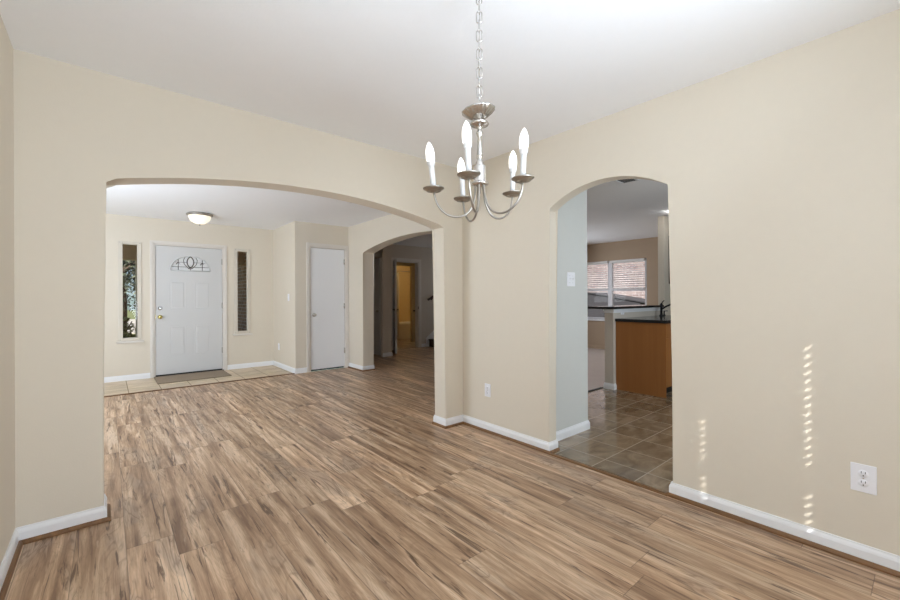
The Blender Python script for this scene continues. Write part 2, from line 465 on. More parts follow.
def arch_pts(a0, a1, spring, rise, n=40):
    c = (a1 - a0) / 2; R = (c * c + rise * rise) / (2 * rise); mid = (a0 + a1) / 2; zc = spring + rise - R
    t0 = math.asin(c / R)
    return [(mid + R * sin(-t0 + 2 * t0 * i / n), zc + R * cos(-t0 + 2 * t0 * i / n)) for i in range(n + 1)]

def arch_wall(name, u0, u1, a0, a1, spring, rise, d0, d1, plane, mat, label, round_edges=True):
    ap = arch_pts(a0, a1, spring, rise)
    out = [(u0, 0), (a0, 0)] + ap + [(a1, 0), (u1, 0), (u1, H), (u0, H)]
    inside = lambda p: a0 - 1e-6 <= p[0] <= a1 + 1e-6 and p[1] < H - .01
    o = MB().poly(out, d0, d1, plane, inside if round_edges else None).build(name, mat)
    return struct(o, label, 'wall')

# floors and ceiling
def slab(name, rects, z0, z1, mat, label, cat):
    mb = MB()
    for r in rects: mb.box(r[0], r[1], r[2], r[3], z0, z1)
    return struct(mb.build(name, mat), label, cat)
slab('floor', [(-2.0, 2.64, YR - .15, 2.95), (-2.0, HX2, 2.95, 6.58), (HX2, 4.95, 3.2, HY + .06), (4.95, 7.4, 5.65, HY + .06)], -.06, 0, M['floor'], 'brown wood-look plank floor of the empty room, foyer and hall', 'floor')
slab('floor_entry', [(-2.0, SX + .05, 6.58, DW + .2)], -.06, .002, M['tile_e'], 'beige square tile strip in front of the entry door', 'floor')
slab('floor_kitchen', [(2.625, WX, YR - .15, 2.82)], -.05, .003, M['tile_k'], 'brown square kitchen tiles seen through the small arch', 'floor')
slab('floor_family', [(3.36, WX, 2.82, 3.2), (4.95, WX, 3.2, 5.65)], -.05, .004, M['carpet'], 'pale shiny floor beyond the kitchen tiles', 'floor')
slab('floor_bath', [(4.8, 8.0, HY + .15, 10.8)], -.06, .002, M['tile_e'], 'tile floor inside the lit bathroom', 'floor')
slab('ceiling', [(-2.1, WX + .1, YR - .15, DW + .15), (2.2, WX + .1, DW + .15, 10.9)], H, H + .12, M['ceiling'], 'plain white ceiling over all the rooms', 'ceiling')

# dining room walls
LFW = (-.45, .50, .7, 2.08)  # opening for the added window beside the camera
struct(MB().panel([YR - .12, YA], [0, H], [LFW], XL - .12, XL, 'yz').build('wall_left', M['wall']), 'beige wall at the far left edge of the photo', 'wall')
arch_wall('wall_front', -2.05, XB2, XJ0, XJ1, 1.86, .143, YA, YA2, 'xz', M['wall'], 'beige wall with the wide low arch towards the foyer')
arch_wall('wall_right', YR, YA, 1.021, 1.918, 1.878, .142, XB, XB2, 'yz', M['wall'], 'beige wall on the right with the narrow arch to the kitchen')
REARW = (.45, 1.85, .62, 2.18)
struct(MB().panel([XL, XB2], [0, H], [REARW], YR - .12, YR).build('wall_rear', M['wall']), 'beige wall behind the camera with the dining window', 'wall')

# foyer walls
SL1, SL2, DR = (.128, .388, .585, 2.06), (1.662, 1.905, .60, 2.06), (.545, 1.495, 0, 2.05)
struct(MB().panel([-2.05, SX + .1], [0, H], [SL1, SL2, DR], DW, DW + .15).build('wall_entry', M['wall']), 'beige wall around the front door and its two sidelights', 'wall')
struct(MB().box(SX, SX + .1, CW, DW, 0, H).build('wall_entry_side', M['wall']), 'short bright wall between entry door and closet', 'wall')
CD = (2.53, 3.16, 0, 2.05)
struct(MB().panel([SX + .1, HX], [0, H], [CD], CW, CW + .1).build('wall_closet', M['wall']), 'beige wall around the plain white closet door', 'wall')
arch_wall('wall_hall_arch', YA2, DW, 3.34, 6.045, 1.95, .142, HX, HX2, 'yz', M['wall'], 'beige wall with the arch into the dim hall')
FWN = (3.9, 5.9, .6, 2.1)
struct(MB().panel([YA2, DW], [0, H], [FWN], -2.0, -1.88, 'yz').build('wall_foyer_left', M['wall']), 'foyer wall with a window, hidden left of the wide arch', 'wall')

# hall, pantry block and kitchen walls
struct(MB().box(XB2, KX, KY, KY + .1, 0, H).build('wall_kitchen_side', M['wall_grey']), 'pale grey-green wall just inside the kitchen arch', 'wall')
struct(MB().box(KX - .1, KX, KY + .1, 3.15, 0, H).box(KX, 5.0, 3.15, 3.25, 0, H).box(4.9, 5.0, 3.25, 5.6, 0, H).build('wall_family_left', M['wall_tan']), 'tan wall between hall and family room', 'wall')
struct(MB().box(4.9, WX + .1, 5.6, 5.72, 0, H).build('wall_family_end', M['wall_tan']), 'tan end wall of the family room', 'wall')
FW1, FW2 = (3.885, 4.72, .68, 2.02), (4.72, 5.50, .68, 2.02)
struct(MB().panel([YR, 5.6], [0, H], [(3.885, 5.50, .68, 2.02)], WX, WX + .12, 'yz').build('wall_family_window', M['wall_tan']), 'tan far wall with the blind-covered windows', 'wall')
KWN = (3.8, 4.8, .95, 1.95)
struct(MB().panel([XB2, WX + .1], [0, H], [KWN], YR - .12, YR).build('wall_kitchen_rear', M['wall_grey']), 'kitchen wall with a window, hidden right of the small arch', 'wall')
struct(MB().box(6.5, WX, 2.64, 2.73, 0, H).build('wall_kitchen_end', M['wall']), 'pale wall rising at the end of the bar counter', 'wall')
struct(MB().box(5.0, 6.5, 2.66, 2.78, 0, 1.045).build('wall_peninsula', M['wall_hall']), 'half wall under the black bar top', 'wall')
# hall
STW = (6.3, 7.5, .9, 2.1)  # opening for the added window behind the hall fill lamp
HD = (7.30, 7.98, 0, 2.05)
struct(MB().panel([7.22, HY], [0, H], [HD], 4.30, 4.40, 'yz').box(4.40, 4.50, 7.22, 7.32, 0, H).box(4.41, 4.50, 7.32, HY, 0, H).build('wall_hall_closet', M['wall_hall']), 'dim projecting wall at the left inside the hall', 'wall')
BD = (5.03, 5.765, 0, 2.06)
struct(MB().panel([HX2, 7.4], [0, H], [BD], HY, HY + .12).build('wall_hall_end', M['wall_hall']), 'dim hall wall around the lit bathroom doorway', 'wall')
struct(MB().box(HX2, HX2 + .05, DW, HY, 0, H).panel([5.72, HY], [0, H], [STW], 7.3, 7.42, 'yz').build('wall_hall_right', M['wall_hall']), 'hall side wall, hidden by the arch jamb', 'wall')
# bathroom
VO = (5.55, 6.33, 0, 2.06)
struct(MB().panel([4.8, 8.0], [0, H], [VO], 9.1, 9.2).box(4.7, 4.8, HY + .12, 10.8, 0, H).box(8.0, 8.1, HY + .12, 10.8, 0, H).box(4.7, 8.1, 10.8, 10.9, 0, H).build('wall_bath', simple('warm_bath_paint', srgb(214, 190, 140), .7, 0, .08, 140, .02)), 'bathroom wall glowing yellow in lamp light', 'wall')

# ------------------------------------------------------------------ baseboards and strips
BASE = [(0, 0), (.013, 0), (.013, .056), (.010, .066), (.006, .074), (.005, .082), (0, .082)]
SHOE = [(.013, 0), (.029, 0), (.0285, .008), (.025, .015), (.019, .019), (.013, .020)]
def baseboard(name, paths, shoe, label, mat='trim'):
    mb = MB()
    for p in paths: mb.sweep(p, BASE)
    o = struct(mb.build(name, M[mat]), label, 'baseboard')
    if shoe:
        q = MB()
        for p in paths: q.sweep(p, SHOE)
        q.build('shoe_molding', M['shoe'], o)
    return o
baseboard('baseboard_left', [[(XL, YR), (XL, YA), (XJ0, YA), (XJ0, YA2)]], True, 'white baseboard with brown shoe molding left of the wide arch')
baseboard('baseboard_center', [[(XJ1, YA2), (XJ1, YA), (XB, YA), (XB, 1.918), (XB2, 1.918)]], True, 'white baseboard between the two arches')
baseboard('baseboard_right', [[(XB2, 1.021), (XB, 1.021), (XB, YR), (XL, YR)]], True, 'white baseboard under the right wall')
baseboard('baseboard_entry', [[(-1.88, DW), (.50, DW)], [(1.545, DW), (SX, DW), (SX, CW), (2.475, CW)]], False, 'white baseboard of the entry')
baseboard('baseboard_hall', [[(HX, CW), (HX, 6.045), (HX2, 6.045)], [(HX2, 3.34), (HX, 3.34), (HX, YA2)]], True, 'white baseboard at the hall arch')
baseboard('baseboard_hall_end', [[(4.30, HY), (4.30, 7.99)], [(4.30, 7.29), (4.30, 7.22), (4.50, 7.22), (4.50, HY)], [(5.835, HY), (6.02, HY)]], False, 'dim white baseboard at the back of the hall')
baseboard('baseboard_kitchen', [[(XB2, KY), (KX, KY), (KX, 3.15)]], False, 'white baseboard under the grey-green kitchen wall')
baseboard('baseboard_peninsula', [[(6.5, 2.78), (5.0, 2.78), (5.0, 2.66), (5.055, 2.66)]], False, 'white baseboard around the end of the half wall')
baseboard('baseboard_family', [[(WX, 5.6), (WX, 2.78)][::1]], False, 'tan baseboard under the family room windows', 'wall_tan')
struct(MB().sweep([(XB - .012, 1.035), (XB - .012, 1.90)], [(-.022, 0), (-.022, .004), (-.016, .009), (.004, .009), (.014, .0)]).build('trim_1', M['shoe']), 'brown wood strip at the kitchen arch threshold', 'trim')
struct(MB().box(-1.88, SX, 6.555, 6.60, 0, .008, .003).build('trim_2', M['shoe']), 'brown strip between entry tiles and planks', 'trim')
struct(MB().box(KX, 5.0, 2.80, 2.84, 0, .012, .004).build('trim_3', M['dark']), 'dark strip where the kitchen tiles meet the pale floor', 'trim')
struct(MB().sweep([(6.5, 2.78), (5.0, 2.78), (5.0, 2.66), (6.5, 2.66)], [(0, .995), (.006, .995), (.008, 1.01), (.013, 1.025), (.013, 1.045), (0, 1.045)]).build('trim_4', M['trim']), 'white cap molding around the top of the half wall', 'trim')

# ------------------------------------------------------------------ doors
def casing(x0, x1, ztop, y, wdt=.068, th=.016):
    """flat stepped casing around an opening on a wall facing -Y"""
    mb = MB()
    for a, b, t in ((0, wdt * .32, th * .6), (wdt * .3, wdt, th)):
        mb.box(x0 - b, x0 - a, y - t, y, 0, ztop + b, .003)
        mb.box(x1 + a, x1 + b, y - t, y, 0, ztop + b, .003)
        mb.box(x0 - a, x1 + a, y - t + .0003, y, ztop + a, ztop + b - .0003, .003)
    return mb
def knob_lathe(c, axis, r=.027):
    return MB().lathe(c, [(0, 0), (.032, 0), (.032, .004), (.020, .010), (.010, .014), (.010, .030), (r * .7, .036), (r, .046), (r * .95, .056), (r * .6, .064), (0, .066)], 24, axis)

# front door
d1 = struct_root('door_1', (1.02, DW, 0), 'white panelled front door with a half-round leaded window', 'door')
casing(.545, 1.495, 2.05, DW, .05).build('casing', M['casing'], d1)
MB().box(.545, .562, DW, DW + .13, 0, 2.05).box(1.478, 1.495, DW, DW + .13, 0, 2.05).box(.562, 1.478, DW, DW + .13, 2.036, 2.05).build('jamb', M['casing'], d1)
mb = MB()
y0, y1 = DW + .018, DW + .062
fan = [(1.026 + .272 * cos(pi - pi * i / 32), 1.652 + .238 * sin(pi * i / 32)) for i in range(33)]
sl = [(.566, .022), (1.474, .022), (1.474, 2.032), (.566, 2.032)]
mb.box(.566, 1.474, y0, y1, .022, 1.652); mb.box(.566, fan[0][0], y0, y1, 1.652, 2.032); mb.box(fan[-1][0], 1.474, y0, y1, 1.652, 2.032)
for (xa, za), (xb, zb) in zip(fan, fan[1:]):
    mb.hexa([(xa, y0, za), (xb, y0, zb), (xb, y1, zb), (xa, y1, za), (xa, y0, 2.032), (xb, y0, 2.032), (xb, y1, 2.032), (xa, y1, 2.032)])
slab_o = mb.build('door_slab', M['door'], d1)
for (xa, xb) in ((.735, .965), (1.075, 1.305)):
    for (za, zb) in ((1.03, 1.49), (.30, .785)):
        q = MB(); q.box(xa, xb, y0 - .0015, y0 + .004, za, zb, .001)
        q.hexa([(xa + .040, y0 - .0045, za + .040), (xb - .040, y0 - .0045, za + .040), (xb - .018, y0, za + .018), (xa + .018, y0, za + .018),
                (xa + .040, y0 - .0045, zb - .040), (xb - .040, y0 - .0045, zb - .040), (xb - .018, y0, zb - .018), (xa + .018, y0, zb - .018)])
        for (fa, fb, ga, gb) in ((xa, xb, za, za + .014), (xa, xb, zb - .014, zb), (xa, xa + .014, za + .014, zb - .014), (xb - .014, xb, za + .014, zb - .014)): q.box(fa, fb, y0 - .0038, y0 - .0016, ga, gb, .001)
        q.build('raised_panel', M['door'], slab_o)
mb = MB()
A = [mb.b.verts.new((x, y0 + .016, z)) for x, z in fan]; B = [mb.b.verts.new((x, y0 + .026, z)) for x, z in fan]
mb.b.faces.new(A); mb.b.faces.new(B[::-1])
for i in range(len(A)): mb.b.faces.new((A[i], B[i], B[(i + 1) % len(A)], A[(i + 1) % len(A)]))
fw_o = mb.build('fan_window', M['frost'], d1)
mb = MB(); yy = y0 + .012
mb.tube([(x, y0 - .004, z) for x, z in fan], .009, 6); mb.tube([(fan[0][0], y0 - .004, 1.652), (fan[-1][0], y0 - .004, 1.652)], .009, 6)
mb.build('window_rim', M['door'], fw_o)
mb = MB()
fx = lambda a, b: (1.026 + a, yy, 1.652 + b)
mb.tube([fx(-.255, .062), fx(.255, .062)], .0035, 6); mb.tube([fx(-.21, .135), fx(-.05, .135)], .0025, 6); mb.tube([fx(.05, .135), fx(.21, .135)], .0025, 6)
mb.tube([fx(.046 * sin(t) * abs(sin(t)) ** .6, .140 - .088 * cos(t)) for t in [2 * pi * q / 24 for q in range(24)]], .0075, 6, closed=True)
for sx in (-1, 1):
    mb.tube([fx(sx * .012, .03), fx(sx * .045, .06), fx(sx * .085, .11), fx(sx * .095, .17), fx(sx * .075, .215)], .0045, 6)
mb.tube([fx(-.03, .038), fx(0, .054), fx(.03, .038), fx(0, .022), fx(-.03, .038)], .007, 6); mb.tube([fx(0, 0), fx(0, .05)], .004, 6)
for sx in (-1, 1):
    mb.tube([fx(sx * .165, .0), fx(sx * .165, .19)], .0045, 6)
    mb.tube([fx(sx * .165 - .03, .10), fx(sx * .165, .135), fx(sx * .165 + .03, .10), fx(sx * .165, .065), fx(sx * .165 - .03, .10)], .007, 6)
mb.build('lead_tracery', M['came'], fw_o)
for z in (1.82, 1.09, .342):
    MB().box(1.466, 1.483, DW + .004, DW + .020, z - .045, z + .045, .002).tube([(1.478, DW + .006, z - .05), (1.478, DW + .006, z + .05)], .006, 8).build('hinge', M['nickel_dark'], d1)
knob_lathe((.622, y0, .925), (0, -1, 0)).build('door_knob', M['brass'], d1)
MB().lathe((.622, y0, 1.06), [(0, 0), (.032, 0), (.031, .010), (.020, .014), (.018, .022), (0, .024)], 24, (0, -1, 0)).box(.612, .632, y0 - .034, y0 - .020, 1.054, 1.066, .002).build('deadbolt', M['chrome'], d1)
MB().box(.545, 1.495, DW - .015, DW + .15, 0, .014, .003).box(.566, 1.474, y0 - .006, y1 - .01, .014, .03).build('threshold', M['thresh'], d1)
MB().box(.559, .566, DW + .010, DW + .03, .89, .96).build('strike_plate', M['brass'], d1)

# closet door
d2 = struct_root('door_2', (2.84, CW, 0), 'plain white closet door in a white frame', 'door')
casing(2.535, 3.150, 2.05, CW, .062).build('casing', M['casing'], d2)
MB().box(2.53, 2.545, CW, CW + .1, 0, 2.05).box(3.145, 3.16, CW, CW + .1, 0, 2.05).box(2.545, 3.145, CW, CW + .1, 2.04, 2.05).build('jamb', M['casing'], d2)
MB().box(2.549, 3.141, CW + .012, CW + .047, .028, 2.035, .002).build('door_slab', M['trim'], d2)
MB().box(2.549, 3.141, CW + .047, CW + .09, 0, .03).build('threshold', M['thresh'], d2)
knob_lathe((2.603, CW + .012, .93), (0, -1, 0), .026).build('door_knob', M['nickel_dark'], d2)
for z in (1.83, 1.07, .30):
    MB().box(3.128, 3.148, CW + .002, CW + .013, z - .045, z + .045, .002).tube([(3.143, CW + .002, z - .048), (3.143, CW + .002, z + .048)], .006, 8).build('hinge', M['nickel'], d2)

# bathroom door, opened towards the hall; its free edge faces the camera
d3 = struct_root('door_3', (5.03, HY, 0), 'white bathroom door standing open edge-on in the hall', 'door')
casing(5.03, 5.765, 2.06, HY, .075).build('casing', M['casing'], d3)
MB().box(5.03, 5.045, HY, HY + .12, 0, 2.06).box(5.75, 5.765, HY, HY + .12, 0, 2.06).box(5.045, 5.75, HY, HY + .12, 2.045, 2.06).build('jamb', M['casing'], d3)
hx, hy = Vector((5.05, HY - .03)), Vector((4.685, 7.345))
dv = (hy - hx).normalized(); nv = Vector((-dv.y, dv.x)) * .0175
def leaf_pt(t, o, z): q = hx + dv * t + nv * o; return (q.x, q.y, z)
LL = (hy - hx).length
def leaf_box(t0, t1, o0, o1, z0, z1):
    return [leaf_pt(t0, o0, z0), leaf_pt(t1, o0, z0), leaf_pt(t1, o1, z0), leaf_pt(t0, o1, z0), leaf_pt(t0, o0, z1), leaf_pt(t1, o0, z1), leaf_pt(t1, o1, z1), leaf_pt(t0, o1, z1)]
mb = MB(); mb.hexa(leaf_box(0, LL, -1, 1, .012, 2.04)); lf = mb.build('door_slab', M['door'], d3)
ax = Vector((nv.x, nv.y, 0)).normalized()
for sgn in (1, -1):
    c = Vector(leaf_pt(LL - .06, sgn, .95))
    MB().lathe(c, [(0, 0), (.03, 0), (.028, .006), (.010, .010), (.010, .04), (0, .041)], 18, ax * sgn).tube([c + ax * sgn * .036, c + ax * sgn * .040 + Vector((-dv.x, -dv.y, 0)) * .10], .008, 8).build('lever_handle', M['bronze'], lf)
for z in (1.85, 1.05, .25):
    q = leaf_pt(.0, 1.2, z); MB().tube([(q[0], q[1], z - .045), (q[0], q[1], z + .045)], .007, 8).build('hinge', M['nickel_dark'], d3)
MB().box(5.752, 5.768, HY - .004, HY + .02, .93, .99).build('strike_plate', M['bronze'], d3)

# hall closet door, standing ajar
d4 = struct_root('door_4', (4.30, 7.64, 0), 'dim closet door ajar at the left end of the hall', 'door')
mb = MB()
for a, b in ((7.23, 7.30), (7.98, HY)): mb.box(4.284, 4.30, a, b, 0, 2.12, .003)
mb.box(4.284, 4.30, 7.23, HY, 2.05, 2.12, .003); mb.build('casing', M['casing'], d4)
mb = MB(); a = Vector((4.34, 7.965)); dd = Vector((-.05, -1)).normalized(); nn = Vector((dd.y, -dd.x)) * .035
pts = [(a.x, a.y), (a.x + dd.x * .58, a.y + dd.y * .58), (a.x + dd.x * .58 - nn.x, a.y + dd.y * .58 - nn.y), (a.x - nn.x, a.y - nn.y)]
mb.hexa([(x, y, .012) for x, y in pts] + [(x, y, 2.03) for x, y in pts]); lf4 = mb.build('door_slab', M['door'], d4)
knob_lathe((4.325, 7.43, .93), (-1, 0, 0), .025).build('door_knob', M['nickel_dark'], d4)

# ------------------------------------------------------------------ windows
def sidelight(name, r, label):
    x0, x1, z0, z1 = r
    w = struct_root(name, ((x0 + x1) / 2, DW, z0), label, 'window')
    mb = MB(); t = .045
    mb.box(x0 - .008, x0 + t, DW - .012, DW + .06, z0, z1, .004); mb.box(x1 - t, x1 + .008, DW - .012, DW + .06, z0, z1, .004)
    mb.box(x0 + t, x1 - t, DW - .012, DW + .06, z0, z0 + t, .004); mb.box(x0 + t, x1 - t, DW - .012, DW + .06, z1 - t, z1, .004)
    f = mb.build('window_frame', M['sideframe'], w)
    MB().box(x0 + t, x1 - t, DW + .03, DW + .036, z0 + t, z1 - t).build('pane', M['pane'], w)
    MB().box(x0 - .03, x1 + .03, DW - .035, DW + .01, z0 - .03, z0, .005).build('window_sill', M['casing'], w)
    for xx in (x0 + .015, x1 - .015):
        for zz in (z0 + .02, z1 - .02):
            MB().lathe((xx, DW - .012, zz), [(0, .003), (.005, .003), (.006, 0)], 12, (0, -1, 0)).build('screw', M['nickel_dark'], f)
    return w
sidelight('window_1', SL1, 'narrow sidelight left of the front door looking onto trees')
sidelight('window_2', SL2, 'narrow sidelight right of the front door looking onto dark brick')

def hung_window(name, y0, y1, z0, z1, label):
    w = struct_root(name, (WX, (y0 + y1) / 2, z0), label, 'window')
    mb = MB(); t = .05; X0, X1 = WX + .03, WX + .09
    mb.box(X0, X1, y0, y0 + t, z0, z1); mb.box(X0, X1, y1 - t, y1, z0, z1); mb.box(X0, X1, y0 + t, y1 - t, z0, z0 + t); mb.box(X0, X1, y0 + t, y1 - t, z1 - t, z1)
    mb.build('window_frame', M['winframe'], w)
    MB().box(X0 - .005, X1, y0 + t, y1 - t, 1.335, 1.385).build('meeting_rail', M['winframe'], w)
    MB().box(WX + .06, WX + .065, y0 + t, y1 - t, z0 + t, z1 - t).build('pane', M['pane'], w)
    MB().box(WX - .04, WX + .03, y0 - .03, y1 + .03, z0 - .03, z0, .005).build('window_sill', M['trim'], w)
    return w
hung_window('window_3', *FW1, 'right family room window facing a brick wall')
hung_window('window_4', *FW2, 'left family room window facing a brick wall')

def slat_blind(name, x, y0, y1, z0, z1, label):
    b = thing(name, (x, (y0 + y1) / 2, z1), label, 'blind', 'horizontal blinds on the family room windows')
    MB().box(x - .03, x + .03, y0, y1, z1 - .045, z1, .004).build('headrail', M['blind'], b)
    mb = MB(); z = z1 - .07; ta = radians(15)
    while z > z0 + .03:
        dx, dz = .024 * cos(ta), .024 * sin(ta)
        mb.hexa([(x - dx, y0 + .005, z - dz), (x + dx, y0 + .005, z + dz), (x + dx, y1 - .005, z + dz), (x - dx, y1 - .005, z - dz),
                 (x - dx, y0 + .005, z - dz + .0025), (x + dx, y0 + .005, z + dz + .0025), (x + dx, y1 - .005, z + dz + .0025), (x - dx, y1 - .005, z - dz + .0025)])
        z -= .046
    mb.build('slats', M['blind'], b)
    MB().box(x - .024, x + .024, y0 + .005, y1 - .005, z0 + .004, z0 + .022, .003).build('bottom_rail', M['blind'], b)
    for q in (y0 + .12, y1 - .12): MB().tube([(x - .026, q, z0 + .02), (x - .026, q, z1 - .04)], .0015, 5).build('lift_cord', M['blind'], b)
    return b
slat_blind('window_blind', WX + .0, 3.92, 4.685, 1.385, 2.02, 'white horizontal blind over the wider right pane, beyond the bar')
slat_blind('window_blind', WX + .0, 4.755, 5.47, 1.385, 2.02, 'white horizontal blind left of the mullion, cut by the kitchen wall')

# windows that the frame does not show, some added for fill lamps, with closed slats; the dining one lets sun through its cord holes
def closed_window(name, r, plane, d, inward, label, holes=None):
    u0, u1, z0, z1 = r
    def bx(mb, a0, a1, e0, e1, q0, q1):
        if plane == 'xz': mb.box(a0, a1, min(e0, e1), max(e0, e1), q0, q1)
        else: mb.box(min(e0, e1), max(e0, e1), a0, a1, q0, q1)
    w = struct_root(name, ((u0 + u1) / 2, d, z0) if plane == 'xz' else (d, (u0 + u1) / 2, z0), label, 'window')
    mb = MB(); t = .05
    for q in ((u0, u0 + t, z0, z1), (u1 - t, u1, z0, z1), (u0 + t, u1 - t, z0, z0 + t), (u0 + t, u1 - t, z1 - t, z1)):
        bx(mb, q[0], q[1], d - inward * .10, d - inward * .06, q[2], q[3])
    mb.build('window_frame', M['winframe'], w)
    mb = MB(); bx(mb, u0 + t, u1 - t, d - inward * .085, d - inward * .08, z0 + t, z1 - t); mb.build('pane', glass_clear(name + '_glass'), w)
    mb = MB(); pitch = .0405; z = z1 - .01; k = 0
    while z - pitch > z0 - pitch:
        zb = max(z - pitch - .004, z0)
        hs = holes(k, z - pitch / 2) if holes else []
        cols = sorted([u0 + .002, u1 - .002] + [c for h in hs for c in (h - .014, h + .014)])
        zc = z - pitch / 2
        def piece(a, b, lo, hi):
            f = lambda zz: d - inward * (.025 + .004 * (zz - zb) / (z - zb))
            e = .0015
            P = [(a, f(lo), lo), (b, f(lo), lo), (b, f(lo) + e, lo), (a, f(lo) + e, lo), (a, f(hi), hi), (b, f(hi), hi), (b, f(hi) + e, hi), (a, f(hi) + e, hi)]
            mb.hexa([(p if plane == 'xz' else (p[1], p[0], p[2])) for p in P])
        if hs:
            piece(u0 + .002, u1 - .002, zb, zc - .005); piece(u0 + .002, u1 - .002, zc + .005, z)
            for a, b in zip(cols[::2], cols[1::2]): piece(a, b, zc - .005, zc + .005)
        else: piece(u0 + .002, u1 - .002, zb, z)
        z -= pitch; k += 1
    mb.box(*((u0, u1, min(d - inward * .04, d), max(d - inward * .04, d)) if plane == 'xz' else (min(d - inward * .04, d), max(d - inward * .04, d), u0, u1)), z1 - .012, z1)
    mb.build('closed_blind', M['blind'], w)
    return w

def dot_holes(k, zc):
    """cord holes that are free of cord: where the sun reaches the right wall"""
    out = []; yb = YR - .027
    for Yd, xs in ((.393, None), (.852, None)):
        T = Yd - yb; xh = XB - 1.1 * T; zd = zc - 1.015 * T
        if Yd < .6: ok = (.355 < zd < .955) or (.035 < zd < .262)
        else: ok = (.255 < zd < .50) or (.03 < zd < .20)
        if ok: out.append(xh)
    return out
closed_window('window_5', REARW, 'xz', YR, 1, 'dining room window behind the camera with closed white blind', dot_holes)
closed_window('window_6', FWN, 'yz', -1.88, 1, 'foyer window hidden left of the wide arch')
closed_window('added_window_8', LFW, 'yz', XL, 1, 'added window for the fill lamp, hidden beside the camera on the left wall')  # made up to go with the left fill lamp
closed_window('added_window_9', STW, 'yz', 7.3, -1, 'added window for the hall fill lamp, hidden at the right end of the hall')  # made up to go with the hall fill lamp
closed_window('window_7', KWN, 'xz', YR, 1, 'kitchen window hidden right of the small arch')

# ------------------------------------------------------------------ kitchen
cb = thing('base_cabinet', (5.06, 2.4, 0), 'honey brown kitchen base cabinet end beside the half wall', 'cabinet')
MB().box(5.06, 6.45, 2.08, 2.655, .10, .885).build('carcass', M['oak'], cb)
MB().box(5.052, 5.06, 2.035, 2.655, .004, .885, .001).build('side_panel', M['oak'], cb)
MB().box(5.06, 6.45, 2.14, 2.60, .004, .10).build('toe_kick', M['dark'], cb)
for i in range(3):
    a = 5.075 + i * .46
    dr = MB().box(a, a + .44, 2.06, 2.08, .12, .70, .004).build('cabinet_door', M['oak'], cb)
    MB().tube([(a + .40, 2.06, .52), (a + .40, 2.035, .53), (a + .40, 2.035, .62), (a + .40, 2.06, .63)], .005, 8).build('handle', M['nickel'], dr)
    dw = MB().box(a, a + .44, 2.06, 2.08, .72, .87, .004).build('drawer_front', M['oak'], cb)
    MB().tube([(a + .17, 2.06, .795), (a + .18, 2.035, .795), (a + .26, 2.035, .795), (a + .27, 2.06, .795)], .005, 8).build('handle', M['nickel'], dw)
tag(MB().box(5.03, 6.47, 2.015, 2.656, .886, .924, .006).build('countertop', M['granite'], None, (5.03, 2.4, .886)), 'black granite countertop on the honey brown cabinet', 'countertop')
tag(MB().box(4.93, 6.46, 2.625, 3.02, 1.046, 1.078, .006).build('bar_top', M['granite'], None, (4.93, 2.8, 1.046)), 'dark stone bar top on the half wall, below the blinds', 'counter')
fa = thing('kitchen_faucet', (6.2, 2.56, .924), 'black single-lever faucet standing on the granite countertop', 'faucet')
MB().lathe((6.2, 2.56, .924), [(.028, 0), (.028, .012), (.018, .02), (.016, .05), (0, .052)], 20).build('base', M['bronze'], fa)
MB().tube([(6.2, 2.56, .96), (6.2, 2.56, 1.06), (6.2, 2.56, 1.10), (6.2, 2.56, 1.105)], [.016, .017, .020, .012], 14).build('body', M['bronze'], fa)
MB().tube([(6.2, 2.555, 1.02), (6.23, 2.51, 1.06), (6.28, 2.44, 1.10), (6.30, 2.41, 1.095), (6.305, 2.395, 1.06)], [.012, .012, .013, .014, .016], 12).build('spout', M['bronze'], fa)
MB().tube([(6.2, 2.56, 1.10), (6.21, 2.545, 1.13), (6.225, 2.53, 1.15)], [.008, .007, .008], 10).build('handle', M['bronze'], fa)
sp = thing('soap_dispenser', (6.37, 2.59, .924), 'small dark soap dispenser beside the black faucet', 'dispenser')
MB().lathe((6.37, 2.59, .924), [(.02, 0), (.02, .01), (.009, .016), (.009, .07), (0, .072)], 16).build('body', M['bronze'], sp)
MB().tube([(6.37, 2.59, .99), (6.37, 2.54, .992)], .006, 8).build('nozzle', M['bronze'], sp)
uc = thing('wall_cabinet', (6.66, 2.48, 1.40), 'dark wall cabinet edge at the right side of the kitchen arch', 'cabinet')
MB().box(6.66, 8.2, 2.32, 2.638, 1.40, 2.15, .003).build('carcass', M['darkwood'], uc)
for i in range(3): MB().box(6.67 + i * .51, 7.17 + i * .51, 2.30, 2.32, 1.41, 2.14, .004).build('cabinet_door', M['darkwood'], uc)
kl = thing('kitchen_ceiling_lamp', (6.28, 2.345, H), 'lit round lamp on the kitchen ceiling at the arch edge', 'lamp')
MB().lathe((6.28, 2.345, H), [(0, -.001), (.10, -.001), (.10, -.02), (.09, -.025), (0, -.025)], 28).build('base', M['nickel'], kl)
MB().lathe((6.28, 2.345, H), [(.125, -.025), (.125, -.04), (.11, -.07), (.07, -.095), (0, -.105)], 28).build('lamp_glass', M['klamp'], kl)

